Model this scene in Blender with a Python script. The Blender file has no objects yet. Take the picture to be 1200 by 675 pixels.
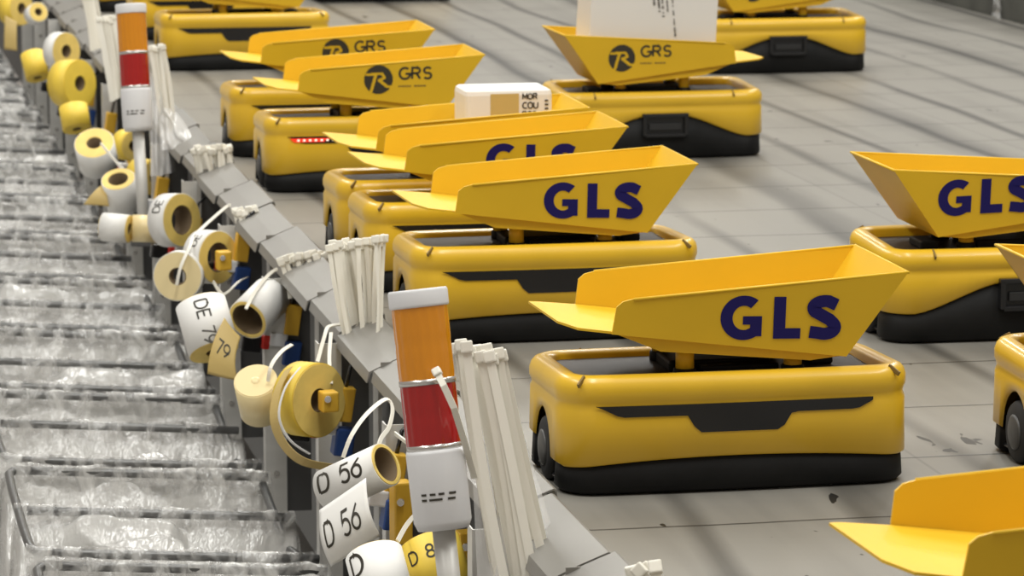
import bpy, math, random
from mathutils import Vector, Matrix, noise
random.seed(7)
C = bpy.context.scene.collection
PI = math.pi

# ------------------------------------------------------------------ camera
H, F, TH = 0.965, 4200.0, math.radians(9.38)
ST, CT = math.sin(TH), math.cos(TH)
cam_d = bpy.data.cameras.new('camera'); cam = bpy.data.objects.new('camera', cam_d); C.objects.link(cam)
cam.location = (0, 0, H); cam.rotation_euler = (PI/2 - TH, 0, 0)
cam_d.lens = F/1200*36; cam_d.sensor_width = 36; cam_d.clip_end = 100; cam_d.clip_start = .1
cam_d.dof.use_dof = True; cam_d.dof.focus_distance = 4.4; cam_d.dof.aperture_fstop = 17
bpy.context.scene.camera = cam

def at(px, py, z):      # a place in the hall seen at a given distance along the view axis
    a, b = (px-600)/F*z, (py-337.5)/F*z
    return Vector((a, z*CT - b*ST, H - z*ST - b*CT))
def ground(px, z):      # a spot on the platform at that distance
    return Vector(((px-600)*z/F, (z - H*ST)/CT, 0))
AW = math.radians(11.4)
U = Vector((math.cos(AW), math.sin(AW), 0)); W = Vector((-math.sin(AW), math.cos(AW), 0))
G0 = Vector((0, 4.08, 0))
def grid(u, w, z=0): return G0 + U*u + W*w + Vector((0, 0, z))
PITCH = .631

# ------------------------------------------------------------------ materials
def mat(name, col, rough=.5, metal=0, spec=.5, coat=0, alpha=1, emit=None, trans=0):
    m = bpy.data.materials.new(name); m.use_nodes = True
    b = m.node_tree.nodes['Principled BSDF']
    b.inputs['Base Color'].default_value = (*col, 1); b.inputs['Roughness'].default_value = rough
    b.inputs['Metallic'].default_value = metal; b.inputs['Specular IOR Level'].default_value = spec
    b.inputs['Coat Weight'].default_value = coat; b.inputs['Coat Roughness'].default_value = .15
    b.inputs['Alpha'].default_value = alpha; b.inputs['Transmission Weight'].default_value = trans
    if emit:
        b.inputs['Emission Color'].default_value = (*emit[:3], 1); b.inputs['Emission Strength'].default_value = emit[3]
    return m
def nodes(m): return m.node_tree.nodes, m.node_tree.links, m.node_tree.nodes['Principled BSDF']
def add_noise(m, scale, amt, stretch=(1, 1, 1), bump=0, bscale=None):
    N, L, b = nodes(m)
    tc = N.new('ShaderNodeTexCoord'); mp = N.new('ShaderNodeMapping'); mp.inputs['Scale'].default_value = stretch
    L.new(tc.outputs['Object'], mp.inputs[0])
    n = N.new('ShaderNodeTexNoise'); n.inputs['Scale'].default_value = scale; n.inputs['Detail'].default_value = 4
    L.new(mp.outputs[0], n.inputs[0])
    if amt:
        hs = N.new('ShaderNodeHueSaturation'); hs.inputs['Color'].default_value = b.inputs['Base Color'].default_value
        mr = N.new('ShaderNodeMapRange'); mr.inputs[3].default_value = 1-amt; mr.inputs[4].default_value = 1+amt
        mr.inputs[1].default_value = .3; mr.inputs[2].default_value = .7
        L.new(n.outputs['Fac'], mr.inputs[0]); L.new(mr.outputs[0], hs.inputs['Value']); L.new(hs.outputs[0], b.inputs['Base Color'])
    if bump:
        n2 = N.new('ShaderNodeTexNoise'); n2.inputs['Scale'].default_value = bscale or scale; n2.inputs['Detail'].default_value = 5
        L.new(mp.outputs[0], n2.inputs[0])
        bp = N.new('ShaderNodeBump'); bp.inputs['Strength'].default_value = bump; bp.inputs['Distance'].default_value = .01
        L.new(n2.outputs['Fac'], bp.inputs['Height']); L.new(bp.outputs[0], b.inputs['Normal'])
    return m
YEL = (.75, .46, .022)
M = {}
M['yellow'] = add_noise(mat('robot yellow plastic', YEL, .34, coat=.25), 9, .05)
M['tray'] = add_noise(mat('tray yellow sheet', (.76, .47, .020), .45, spec=.35), 6, .04)
M['black'] = add_noise(mat('black skirt plastic', (.009, .009, .009), .55, spec=.2), 30, .2)
M['gloss'] = mat('black glossy plastic', (.012, .012, .013), .22)
M['deck'] = mat('dark deck', (.03, .019, .010), .45, spec=.15)
M['rubber'] = mat('rubber', (.02, .02, .02), .7)
M['hub'] = mat('grey hub', (.09, .09, .088), .45, metal=.2)
M['navy'] = mat('navy print', (.012, .008, .11), .5, spec=.25)
M['ink'] = mat('dark print', (.035, .03, .02), .55)
M['ink2'] = mat('faded print', (.22, .14, .03), .6)
M['steel'] = add_noise(mat('brushed sheet steel', (.60, .59, .56), .45, metal=.25), 5, .08, (1, 1, 6))
M['steel_d'] = mat('dark steel', (.10, .10, .10), .5, metal=.4)
M['tube'] = add_noise(mat('grey tube', (.11, .11, .108), .35, metal=.6), 20, .15)
M['plate'] = add_noise(mat('grey lip plate', (.25, .24, .22), .45, metal=.3), 7, .08, (1, .3, 1))
M['nylon'] = mat('natural nylon', (.80, .77, .68), .4, trans=.0)
M['white'] = mat('white plastic', (.72, .72, .73), .4)
M['amber'] = mat('amber lens', (.60, .22, .004), .16, spec=.5, coat=.5, emit=(.8, .25, .0, .06))
M['red'] = mat('red lens', (.36, .006, .005), .16, spec=.5, coat=.5)
M['ring'] = mat('chrome ring', (.6, .58, .55), .25, metal=.8)
M['paper'] = add_noise(mat('label paper', (.78, .77, .74), .55), 12, .03)
M['pyel'] = add_noise(mat('yellow backing', (.82, .60, .16), .55), 30, .08)
M['pyel2'] = add_noise(mat('yellow label', (.84, .60, .07), .5), 20, .06)
M['cream'] = mat('cream plastic film', (.80, .66, .36), .35)
M['tan'] = mat('tan backing strip', (.55, .40, .14), .5)
M['core'] = mat('cardboard core', (.16, .11, .06), .8)
M['orange'] = mat('yellow block plastic', (.75, .44, .04), .45)
M['blue'] = mat('blue connector', (.02, .06, .22), .4)
M['cred'] = mat('red connector', (.65, .03, .02), .4)
M['carton'] = mat('white carton', (.78, .75, .70), .6)
M['ledred'] = mat('red light strip', (.7, .03, .01), .4, emit=(1, .04, .01, .7))
M['ledwhite'] = mat('white light dots', (.9, .8, .7), .4, emit=(1, .75, .6, 1.2))
M['grey_floor'] = add_noise(mat('hall floor', (.42, .41, .39), .6), 3, .1)
M['dwall'] = add_noise(mat('dark edge panel', (.06, .06, .05), .7), 6, .4)

def film_mat():
    m = mat('clear polythene film', (.56, .55, .525), .2, spec=.9)
    N, L, b = nodes(m)
    tc = N.new('ShaderNodeTexCoord')
    def nz(scale, st, det, dist=0):
        mp = N.new('ShaderNodeMapping'); mp.inputs['Scale'].default_value = st; mp.inputs['Rotation'].default_value = (0, 0, -AW)
        L.new(tc.outputs['Object'], mp.inputs[0])
        n = N.new('ShaderNodeTexNoise'); n.inputs['Scale'].default_value = scale; n.inputs['Detail'].default_value = det; n.inputs['Distortion'].default_value = dist
        L.new(mp.outputs[0], n.inputs[0]); return n.outputs['Fac']
    prev = None
    for f, st, d in ((nz(70, (1, .14, .5), 3, .4), .8, .004), (nz(20, (1, .5, 1), 4, 1.2), .35, .010), (nz(6, (.6, 1, 1), 2, .5), .4, .03)):
        bp = N.new('ShaderNodeBump'); bp.inputs['Strength'].default_value = st; bp.inputs['Distance'].default_value = d
        L.new(f, bp.inputs['Height'])
        if prev: L.new(prev, bp.inputs['Normal'])
        prev = bp.outputs[0]
    L.new(prev, b.inputs['Normal'])
    def mrange(f, a, c, lo, hi):
        mr = N.new('ShaderNodeMapRange'); mr.inputs[1].default_value = a; mr.inputs[2].default_value = c
        mr.inputs[3].default_value = lo; mr.inputs[4].default_value = hi; L.new(f, mr.inputs[0]); return mr.outputs[0]
    loose = mrange(nz(14, (1, .35, .6), 3, .6), .35, .65, .62, .84)
    taut = mrange(nz(30, (1, .5, .6), 4, .8), .42, .68, .06, .85)        # film pulled tight over a rail is clearer
    at_ = N.new('ShaderNodeAttribute'); at_.attribute_name = 'taut'
    mx = N.new('ShaderNodeMix'); L.new(at_.outputs['Fac'], mx.inputs[0]); L.new(loose, mx.inputs[2]); L.new(taut, mx.inputs[3])
    L.new(mx.outputs[0], b.inputs['Alpha'])
    return m
M['film'] = film_mat()
M['clearbag'] = mat('clear bag', (.75, .74, .72), .2, spec=.9, alpha=.45)

def floor_mat():
    m = mat('worn grey platform', (.4, .4, .4), .42, spec=.45)
    N, L, b = nodes(m)
    tc = N.new('ShaderNodeTexCoord'); sx = N.new('ShaderNodeSeparateXYZ'); L.new(tc.outputs['Object'], sx.inputs[0])
    def mth(op, a, c=None, d=None):
        n = N.new('ShaderNodeMath'); n.operation = op
        for i, v in enumerate((a, c, d)):
            if v is None: continue
            if isinstance(v, (int, float)): n.inputs[i].default_value = v
            else: L.new(v, n.inputs[i])
        return n.outputs[0]
    def nz(scale, st, det=4, dist=0):
        mp = N.new('ShaderNodeMapping'); mp.inputs['Scale'].default_value = st; L.new(tc.outputs['Object'], mp.inputs[0])
        n = N.new('ShaderNodeTexNoise'); n.inputs['Scale'].default_value = scale; n.inputs['Detail'].default_value = det
        n.inputs['Distortion'].default_value = dist; L.new(mp.outputs[0], n.inputs[0]); return n.outputs['Fac']
    def ramp(f, lo, hi, a, c):
        r = N.new('ShaderNodeMapRange'); r.inputs[1].default_value = lo; r.inputs[2].default_value = hi
        r.inputs[3].default_value = a; r.inputs[4].default_value = c; L.new(f, r.inputs[0]); return r.outputs[0]
    wob = nz(.9, (1, .5, 1), 2)                                     # wander of the tyre tracks
    x = mth('ADD', sx.outputs[0], mth('MULTIPLY', mth('SUBTRACT', wob, .5), .22))
    # tyre tracks: long soft stripes along the platform
    trk = mth('PINGPONG', x, .105)
    track = ramp(trk, .004, .026, .34, 1)
    trk2 = mth('PINGPONG', mth('ADD', x, .17), .31)
    track2 = ramp(trk2, .0, .07, .58, 1)
    fade = nz(1.2, (1, .4, 1), 2)
    tfac = mth('ADD', mth('MULTIPLY', track, ramp(fade, .35, .55, .35, 1)), mth('SUBTRACT', 1, ramp(fade, .35, .55, .35, 1)))
    streak = ramp(nz(14, (1, .05, 1), 3), .35, .65, .86, 1.1)
    blot = ramp(nz(3, (1, 1, 1), 5), .3, .7, .88, 1.1)
    # cross joints of the plates, slightly ragged
    y = mth('ADD', sx.outputs[1], mth('MULTIPLY', mth('SUBTRACT', nz(6, (1, 1, 1), 3), .5), .012))
    jy = mth('PINGPONG', y, PITCH/4)
    sy = ramp(jy, .001, .0045, .22, 1)
    jx = mth('PINGPONG', mth('ADD', sx.outputs[0], mth('MULTIPLY', wob, .02)), .30)
    sxx = ramp(jx, .001, .004, .7, 1)
    dst = mth('SQRT', mth('ADD', mth('POWER', mth('SUBTRACT', sx.outputs[0], .645), 2), mth('POWER', mth('SUBTRACT', sx.outputs[1], .40), 2)))
    spots = ramp(mth('ADD', nz(30, (1, .45, 1), 2, .5), ramp(dst, .02, .10, .19, 0)), .72, .735, 1, .10)
    f = mth('MULTIPLY', mth('MULTIPLY', mth('MULTIPLY', tfac, track2), mth('MULTIPLY', streak, blot)), mth('MULTIPLY', mth('MULTIPLY', sy, sxx), spots))
    mx = N.new('ShaderNodeMix'); mx.data_type = 'RGBA'; mx.inputs[6].default_value = (.0, .0, .0, 1); mx.inputs[7].default_value = (.215, .203, .178, 1)
    L.new(f, mx.inputs[0]); L.new(mx.outputs[2], b.inputs['Base Color'])
    bp = N.new('ShaderNodeBump'); bp.inputs['Strength'].default_value = .25; bp.inputs['Distance'].default_value = .004
    L.new(mth('MULTIPLY', sy, streak), bp.inputs['Height']); L.new(bp.outputs[0], b.inputs['Normal'])
    return m
M['floor'] = floor_mat()

# ------------------------------------------------------------------ mesh helpers
class MB:
    def __init__(s): s.v = []; s.f = []; s.sm = []; s.mi = []
    def add(s, vs, fs, smooth=False, mi=0):
        o = len(s.v); s.v += [Vector(p) for p in vs]; s.f += [tuple(i+o for i in f) for f in fs]
        s.sm += [smooth]*len(fs); s.mi += [mi]*len(fs); return s
    def box(s, c, d, bev=0, mtx=None, mi=0):
        cx, cy, cz = c; a, b, h = d[0]/2, d[1]/2, d[2]/2
        if bev:
            r = bev; n = 3; vs = []
            def ring(z, ins):
                out = []
                for (sx, sy, a0) in ((1, 1, 0), (-1, 1, 90), (-1, -1, 180), (1, -1, 270)):
                    for i in range(n+1):
                        t = math.radians(a0+90*i/n); rr = r-ins
                        out.append((sx*(a-r)+rr*math.cos(t), sy*(b-r)+rr*math.sin(t), z))
                return out
            rings = [ring(-h, r*.7), ring(-h+r*.3, r*.2), ring(-h+r, 0), ring(h-r, 0), ring(h-r*.3, r*.2), ring(h, r*.7)]
            vs = [p for rg in rings for p in rg]; k = len(rings[0]); fs = []
            for j in range(5):
                for i in range(k): fs.append((j*k+i, j*k+(i+1) % k, (j+1)*k+(i+1) % k, (j+1)*k+i))
            fs.append(tuple(range(k-1, -1, -1))); fs.append(tuple(5*k+i for i in range(k)))
        else:
            vs = [(x*a, y*b, z*h) for z in (-1, 1) for y in (-1, 1) for x in (-1, 1)]
            fs = [(0, 2, 3, 1), (4, 5, 7, 6), (0, 1, 5, 4), (2, 6, 7, 3), (0, 4, 6, 2), (1, 3, 7, 5)]
        vs = [Vector(p)+Vector((0, 0, 0)) for p in vs]
        if mtx: vs = [mtx @ p for p in vs]
        vs = [p+Vector((cx, cy, cz)) for p in vs]
        return s.add(vs, fs, False, mi)
    def prism(s, poly, t, smooth=False, mi=0):
        n = len(poly); t = Vector(t); a = [Vector(p) for p in poly]
        vs = a+[p+t for p in a]
        fs = [tuple(range(n)), tuple(range(2*n-1, n-1, -1))]+[(i+n, (i+1) % n+n, (i+1) % n, i) for i in range(n)]
        return s.add(vs, fs, smooth, mi)
    def lathe(s, prof, axis=(0, 0, 1), org=(0, 0, 0), n=32, cap0=True, cap1=True, smooth=True, mi=0):
        ax = Vector(axis).normalized(); ref = Vector((0, 0, 1)) if abs(ax.z) < .9 else Vector((1, 0, 0))
        e1 = ax.cross(ref).normalized(); e2 = ax.cross(e1); o = Vector(org); vs = []; fs = []
        for (r, z) in prof:
            for i in range(n):
                t = 2*PI*i/n; vs.append(o+ax*z+(e1*math.cos(t)+e2*math.sin(t))*r)
        for j in range(len(prof)-1):
            for i in range(n): fs.append((j*n+i, j*n+(i+1) % n, (j+1)*n+(i+1) % n, (j+1)*n+i))
        nq = len(fs)
        if cap0: fs.append(tuple(range(n-1, -1, -1)))
        if cap1: fs.append(tuple((len(prof)-1)*n+i for i in range(n)))
        s.add(vs, fs, smooth, mi)
        for i in range(nq, len(fs)): s.sm[i-len(fs)] = False
        return s
    def tube(s, pts, r, n=8, closed=False, flat=None, mi=0):
        pts = [Vector(p) for p in pts]; k = len(pts); vs = []; fs = []; prev = None
        for j, p in enumerate(pts):
            d = (pts[(j+1) % k]-pts[j-1]) if closed else (pts[min(j+1, k-1)]-pts[max(j-1, 0)])
            d.normalize()
            if prev is None:
                ref = Vector(flat) if flat else (Vector((0, 0, 1)) if abs(d.z) < .9 else Vector((1, 0, 0)))
                e1 = (ref-d*ref.dot(d)).normalized()
            else: e1 = (prev-d*prev.dot(d)).normalized()
            prev = e1; e2 = d.cross(e1)
            for i in range(n):
                t = 2*PI*i/n
                if isinstance(r, tuple):
                    q = 2*PI*(i+.5)/n
                    a, b = (1 if math.cos(q) > 0 else -1), (1 if math.sin(q) > 0 else -1)
                    if n == 4: vs.append(p+e1*a*r[0]+e2*b*r[1])
                    else: vs.append(p+e1*math.cos(t)*r[0]+e2*math.sin(t)*r[1])
                else: vs.append(p+(e1*math.cos(t)+e2*math.sin(t))*r)
        m = k if closed else k-1
        for j in range(m):
            for i in range(n):
                j2 = (j+1) % k; fs.append((j*n+i, j*n+(i+1) % n, j2*n+(i+1) % n, j2*n+i))
        if not closed: fs.append(tuple(range(n-1, -1, -1))); fs.append(tuple((k-1)*n+i for i in range(n)))
        return s.add(vs, fs, n > 4, mi)
    def gridf(s, fn, nu, nv, smooth=True, mi=0):
        vs = [fn(i/nu, j/nv) for j in range(nv+1) for i in range(nu+1)]
        fs = [(j*(nu+1)+i, j*(nu+1)+i+1, (j+1)*(nu+1)+i+1, (j+1)*(nu+1)+i) for j in range(nv) for i in range(nu)]
        return s.add(vs, fs, smooth, mi)
    def build(s, name, material, parent=None, loc=None):
        me = bpy.data.meshes.new(name)
        lo = Vector(loc) if loc is not None else Vector((0, 0, 0))
        me.from_pydata([tuple(p-lo) for p in s.v], [], s.f)
        me.polygons.foreach_set('use_smooth', s.sm)
        for mm in (material if isinstance(material, (list, tuple)) else [material]): me.materials.append(mm)
        me.polygons.foreach_set('material_index', s.mi)
        me.update()
        o = bpy.data.objects.new(name, me); C.objects.link(o); o.location = lo
        if parent is not None: o.parent = parent; 
        return o
def fix_normals(o):
    import bmesh
    b = bmesh.new(); b.from_mesh(o.data); bmesh.ops.recalc_face_normals(b, faces=b.faces); b.to_mesh(o.data); b.free(); return o
def solid(o, t=.002, off=-1):
    md = o.modifiers.new('thick', 'SOLIDIFY'); md.thickness = t; md.offset = off; return o
def tag(o, label=None, cat=None, group=None, kind=None):
    if label: o['label'] = label
    if cat: o['category'] = cat
    if group: o['group'] = group
    if kind: o['kind'] = kind
    return o
def empty(name, loc, rz=0):
    o = bpy.data.objects.new(name, None); C.objects.link(o); o.location = loc; o.rotation_euler = (0, 0, rz); o.empty_display_size = .05; return o
def copy_tree(o, parent=None):
    c = o.copy(); C.objects.link(c); c.parent = parent
    for ch in list(o.children): copy_tree(ch, c)
    return c

# ------------------------------------------------------------------ stroke lettering
def arc(cx, cy, rx, ry, a0, a1, n=14):
    return [(cx+rx*math.cos(math.radians(a0+(a1-a0)*i/n)), cy+ry*math.sin(math.radians(a0+(a1-a0)*i/n))) for i in range(n+1)]
GL = {   # strokes in a box 0..w by 0..1
 'D': (.70, [[(0, 0), (0, 1)], [(0, 1), (.3, 1)]+arc(.3, .5, .4, .5, 90, -90)+[(0, 0)]]),
 'E': (.6, [[(.6, 1), (0, 1), (0, 0), (.6, 0)], [(0, .5), (.5, .5)]]),
 '5': (.6, [[(.56, 1), (.08, 1), (.04, .55)]+arc(.27, .33, .33, .33, 130, -140)]),
 '6': (.6, [[(.5, 1)]+arc(.3, .32, .3, .33, 150, 175)+arc(.3, .31, .3, .31, 180, 540, 24)]),
 '7': (.58, [[(0, 1), (.58, 1), (.2, 0)]]),
 '9': (.6, [arc(.3, .69, .3, .31, 0, 360, 24), [(.6, .69), (.55, .4), (.15, 0)]]),
 '8': (.6, [arc(.3, .75, .25, .25, 0, 360, 22), arc(.3, .25, .3, .26, 0, 360, 22)]),
 'G': (.8, [arc(.45, .5, .45, .5, 50, 345, 22)+[(.88, .46), (.5, .46)]]),
 'R': (.7, [[(0, 0), (0, 1), (.4, 1)]+arc(.4, .75, .25, .25, 90, -90, 10)+[(0, .5)], [(.35, .5), (.68, 0)]]),
 'S': (.65, [arc(.34, .745, .3, .255, 30, 250, 14)+arc(.34, .255, .3, .255, 70, -150, 14)]),
 'L': (.55, [[(0, 1), (0, 0), (.55, 0)]]),
 'M': (.8, [[(0, 0), (0, 1), (.4, .3), (.8, 1), (.8, 0)]]),
 'O': (.8, [arc(.4, .5, .4, .5, 0, 360, 24)]),
 'C': (.7, [arc(.42, .5, .42, .5, 50, 310, 18)]),
 'U': (.7, [[(0, 1), (0, .35)]+arc(.35, .35, .35, .35, 180, 360, 12)+[(.7, 1)]]),
 'I': (.1, [[(.05, 0), (.05, 1)]]),
 ' ': (.4, []),
}
def ribbon(pts, w, closed=False):
    P = [Vector(p).to_2d() for p in pts]; n = len(P)
    if (P[0]-P[-1]).length < 1e-4: closed = True; P = P[:-1]; n -= 1
    Lf, Rt = [], []
    for i in range(n):
        a = P[i-1] if (i > 0 or closed) else None; b = P[(i+1) % n] if (i < n-1 or closed) else None
        d1 = (P[i]-a).normalized() if a is not None else None; d2 = (b-P[i]).normalized() if b is not None else None
        if d1 is None: d1 = d2
        if d2 is None: d2 = d1
        n1 = Vector((-d1.y, d1.x)); n2 = Vector((-d2.y, d2.x)); m = (n1+n2)
        m = m.normalized() if m.length > 1e-5 else n1
        k = min(1/max(m.dot(n1), .3), 2.2)
        e = Vector((0, 0))
        Lf.append(P[i]+m*w/2*k+e); Rt.append(P[i]-m*w/2*k+e)
    fs = []; m = n if closed else n-1
    for i in range(m): fs.append((i, (i+1) % n, n+(i+1) % n, n+i))
    return Lf+Rt, fs
def dense(pl, step=.12):
    out = [pl[0]]
    for a, b in zip(pl, pl[1:]):
        k = max(1, int(math.dist(a, b)/step))
        for i in range(1, k+1): out.append((a[0]+(b[0]-a[0])*i/k, a[1]+(b[1]-a[1])*i/k))
    return out
def text2d(txt, wt=.12, gap=.22, sx=1):
    x = 0; out = []
    for ch in txt:
        w, st = GL[ch]
        for pl in st:
            v, f = ribbon(dense([(x+p[0]*sx, p[1]) for p in pl]), wt); out.append((v, f))
        x += w*sx+gap
    return out, x-gap
def letter_mb(txt, fn, wt=.12, gap=.22, sx=1, mb=None):
    mb = mb or MB(); sh, w = text2d(txt, wt, gap, sx)
    for v, f in sh: mb.add([fn(p.x, p.y, w) for p in v], f)
    return mb
def heavy_gls():
    """wide heavy sans letters as flat outlines: list of (verts, faces) in a box of height 1"""
    out = []
    def ringseg(cx, cy, rx, ry, tx, ty, a0, a1, n=20):
        o = arc(cx, cy, rx, ry, a0, a1, n); i = arc(cx, cy, rx-tx, ry-ty, a0, a1, n)
        k = len(o); return [Vector(p) for p in o+i], [(j, j+1, k+j+1, k+j) for j in range(k-1)]
    def rect(x0, y0, x1, y1): return [Vector((x0, y0)), Vector((x1, y0)), Vector((x1, y1)), Vector((x0, y1))], [(0, 1, 2, 3)]
    # G
    out.append(ringseg(.54, .5, .56, .53, .29, .24, 52, 318, 30)); out.append(rect(.70, .06, .98, .34)); out.append(rect(.52, .34, .98, .54))
    # L
    out.append(rect(1.26, .25, 1.55, 1.0)); out.append(rect(1.26, 0, 1.92, .25))
    # S
    v, f = ribbon([(2.78, .80)]+arc(2.50, .735, .29, .16, 60, 215, 12)[1:]+[(2.42, .56), (2.62, .45)]+arc(2.50, .27, .26, .16, 30, -120, 10)+[(2.14, .16)], .29); out.append((v, f))
    return out, 2.92

# ------------------------------------------------------------------ robot
BW, BD, BR = .447, .235, .045
def perim():
    a, b, r = BW/2, BD/2, BR; P = []
    nx, ny, nc = 26, 22, 10
    def seg(p, q, n): return [(p[0]+(q[0]-p[0])*i/n, p[1]+(q[1]-p[1])*i/n) for i in range(n)]
    P += seg((-a+r, -b), (a-r, -b), nx); P += [(a-r+r*math.sin(t), -b+r-r*math.cos(t)) for t in [PI/2*i/nc for i in range(nc)]]
    P += seg((a, -b+r), (a, b-r), ny); P += [(a-r+r*math.cos(t), b-r+r*math.sin(t)) for t in [PI/2*i/nc for i in range(nc)]]
    P += seg((a-r, b), (-a+r, b), nx); P += [(-a+r-r*math.sin(t), b-r+r*math.cos(t)) for t in [PI/2*i/nc for i in range(nc)]]
    P += seg((-a, b-r), (-a, -b+r), ny); P += [(-a+r-r*math.cos(t), -b+r-r*math.sin(t)) for t in [PI/2*i/nc for i in range(nc)]]
    return P
def bow(x): return .007*max(0, 1-(x/(BW/2))**2)
def inset(p, d):
    x, y = p; cx = max(-BW/2+BR, min(BW/2-BR, x)); cy = max(-BD/2+BR, min(BD/2-BR, y))
    dx, dy = x-cx, y-cy; l = math.hypot(dx, dy) or 1
    x, y = x-dx/l*d, y-dy/l*d
    return x, y+(bow(x) if y > 0 else -bow(x))*min(1, abs(y)/(BD/2-.02))
WR = .04
def zb(p):
    x, y = p
    if abs(x) > BW/2-.004 and abs(y) < .05:
        return .042+math.sqrt(max(0, .05**2-y*y))
    if y < 0 and abs(x) < BW/2-.004: return .034+.012*(1-(x/(BW/2))**2)
    if y > 0 and abs(x) < BW/2-.004:
        t = max(0, min(1, (.176-abs(x))/.126)); return .046+.044*(.6*t+.4*t*t*(3-2*t))
    return .036 if y < 0 else .046
def loft(levels, close_top=False):
    P = perim(); n = len(P); mb = MB(); vs = []
    for (zf, d) in levels:
        for p in P:
            x, y = inset(p, d(p) if callable(d) else d); vs.append((x, y, zf(p) if callable(zf) else zf))
    fs = [(j*n+i, j*n+(i+1) % n, (j+1)*n+(i+1) % n, (j+1)*n+i) for j in range(len(levels)-1) for i in range(n)]
    if close_top: fs.append(tuple((len(levels)-1)*n+i for i in range(n)))
    return mb.add(vs, fs, True)
def tray_z(x): return .195-.130*(x+.1585)
TW = .112
MESH = {}
def near_wall(sy):
    mb = MB(); yt, yb = sy*TW, sy*(TW-.010)
    poly = [(-.1585, .195), (.1395, .156), (.2145, .261), (-.1325, .2385), (-.1455, .2355), (-.1535, .229)]
    def y(z): return yb+(yt-yb)*(z-.156)/.1
    mb.prism([(x, y(z), z) for x, z in poly], (0, -sy*.003, 0)); return mb
def wall_pt(x, z, sy=-1):    # a point on the outer face of a side wall
    yt, yb = sy*TW, sy*(TW-.010)
    return (x, yb+(yt-yb)*(z-.156)/.1+sy*.0007, z)
def robot_parts(root, face, logo, led=False, dock_led=False):
    """face 'A': slot side looks at the aisle end of the hall; the lettering sits on the wall that is seen"""
    def inst(key, make, name, m, parent):
        if key not in MESH:
            MESH[key] = fix_normals(make().build(name, m, None)); o = MESH[key]; o.parent = parent; return o
        o = MESH[key].copy(); o.parent = parent; C.objects.link(o); o.name = name; return o
    def shell():
        dz = lambda z: (lambda p: z-.006*max(0, min(1, .5+p[1]/.16))*min(1, (z-.1)/.03))
        return loft([(dz(z) if not callable(z) else z, d) for z, d in [(lambda p: zb(p), .004), (lambda p: zb(p)+.003, .0), (.106, .001), (.112, .0035), (.117, .0025), (.123, .0), (.134, .0), (.141, .0025), (.146, .007), (.1485, .014), (.148, .022), (.144, .029), (.128, .033)]])
    inst('shell', shell, 'shell', M['yellow'], root)
    inst('deck', lambda: loft([(.118, .031), (.1335, .0325), (.1335, .036)], True), 'top_deck', M['deck'], root)
    def dd(p): return .016 if (abs(p[0]) > BW/2-.006 and abs(p[1]) < .055) else .003
    def skirt(): return loft([(.003, lambda p: dd(p)+.004), (.007, dd), (lambda p: zb(p)+.004, lambda p: dd(p)+.002), (lambda p: zb(p)+.006, .03)])
    inst('skirt', skirt, 'skirt', M['black'], root)
    inst('under', lambda: loft([(.012, .006), (.020, .012)], True), 'chassis', M['gloss'], root)
    def slot():
        mb = MB(); xs = [-.181+i*.350/40 for i in range(41)]; v = []; f = []
        def top(x): return .1125
        def bot(x):
            a = abs(x+.001)
            if a < .053: return .077
            if a < .066: return .077+(a-.053)/.013*.0215
            return .0985+max(0, (a-.150))*.5
        for x in xs:
            yy = -BD/2-bow(x)
            for (z, o) in ((bot(x), .0), (bot(x), -.0018), (top(x), -.0018), (top(x), .0)): v.append((x, yy+o+.001, z))
        for i in range(40):
            for k in range(3): f.append((i*4+k, (i+1)*4+k, (i+1)*4+k+1, i*4+k+1))
        return mb.add(v, f)
    inst('slot', slot, 'slot_panel', M['gloss'], root)
    def dock():
        mb = MB(); y0 = BD/2+bow(0)
        mb.box((0, y0+.002, .094), (.10, .016, .008), .002); mb.box((0, y0+.002, .052), (.088, .016, .008), .002)
        for s in (-1, 1): mb.box((s*.045, y0+.002, .073), (.009, .016, .044), .002)
        mb.box((0, y0-.002, .073), (.086, .006, .036)); return mb
    d = inst('dock', dock, 'charging_dock', M['gloss'], root)
    def contact(): return MB().box((0, BD/2+bow(0)+.004, .070), (.07, .004, .014), .0015)
    inst('contact', contact, 'contact_bar', M['rubber'], d)
    for s in (-1, 1):
        key = 'wheel%d' % s
        w = inst(key, lambda: MB().lathe([(.030, 0), (.037, .002), (WR, .006), (WR, .020), (.037, .024), (.02, .025)], (1, 0, 0), (s*(BW/2-.014)-.0125, 0, WR)), 'wheel', M['rubber'], root)
        inst(key+'h', lambda: MB().lathe([(.006, 0), (.022, .001), (.023, .004), (.019, .006), (.004, .0065)], (s, 0, 0), (s*(BW/2-.0015)-s*.003, 0, WR), 24), 'hub', M['hub'], w)
    for sx in (-1, 1):
        for sy in (-1, 1):
            def notch():
                m = MB(); x, y, a0 = (sx*.198, -.112, sx*-.75) if sy < 0 else (sx*.150, BD/2+bow(.15)-.005, 0)
                return m.box((x, y, .143 if sy < 0 else .1365), (.003, .018, .006), .001, Matrix.Rotation(-a0, 3, 'Z') @ Matrix.Rotation(sy*-.55, 3, 'X'))
            inst('notch%d%d' % (sx, sy), notch, 'seam_notch', M['ink2'], root)
    if led:
        def strip():
            m = MB(); y0 = -BD/2-.0025; return m.prism([(-.176, y0-.001, .1085), (-.045, y0-.004, .1085), (-.045, y0-.004, .1015), (-.168, y0-.001, .1015)], (0, -.0012, 0))
        st = strip().build('light_strip', M['ledred'], root); st['label'] = 'lit red light strip'
        m = MB()
        for i in range(10):
            x = -.160+i*.0115; m.box((x, -BD/2-.0068, .105), (.0045, .0015, .0032))
        m.build('light_dots', M['ledwhite'], st)
    if dock_led:
        o = MB().box((-.040, BD/2+bow(0)+.011, .100), (.022, .003, .006), .001).build('indicator_light', M['ledred'], root); o['label'] = 'small red indicator light'
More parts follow.
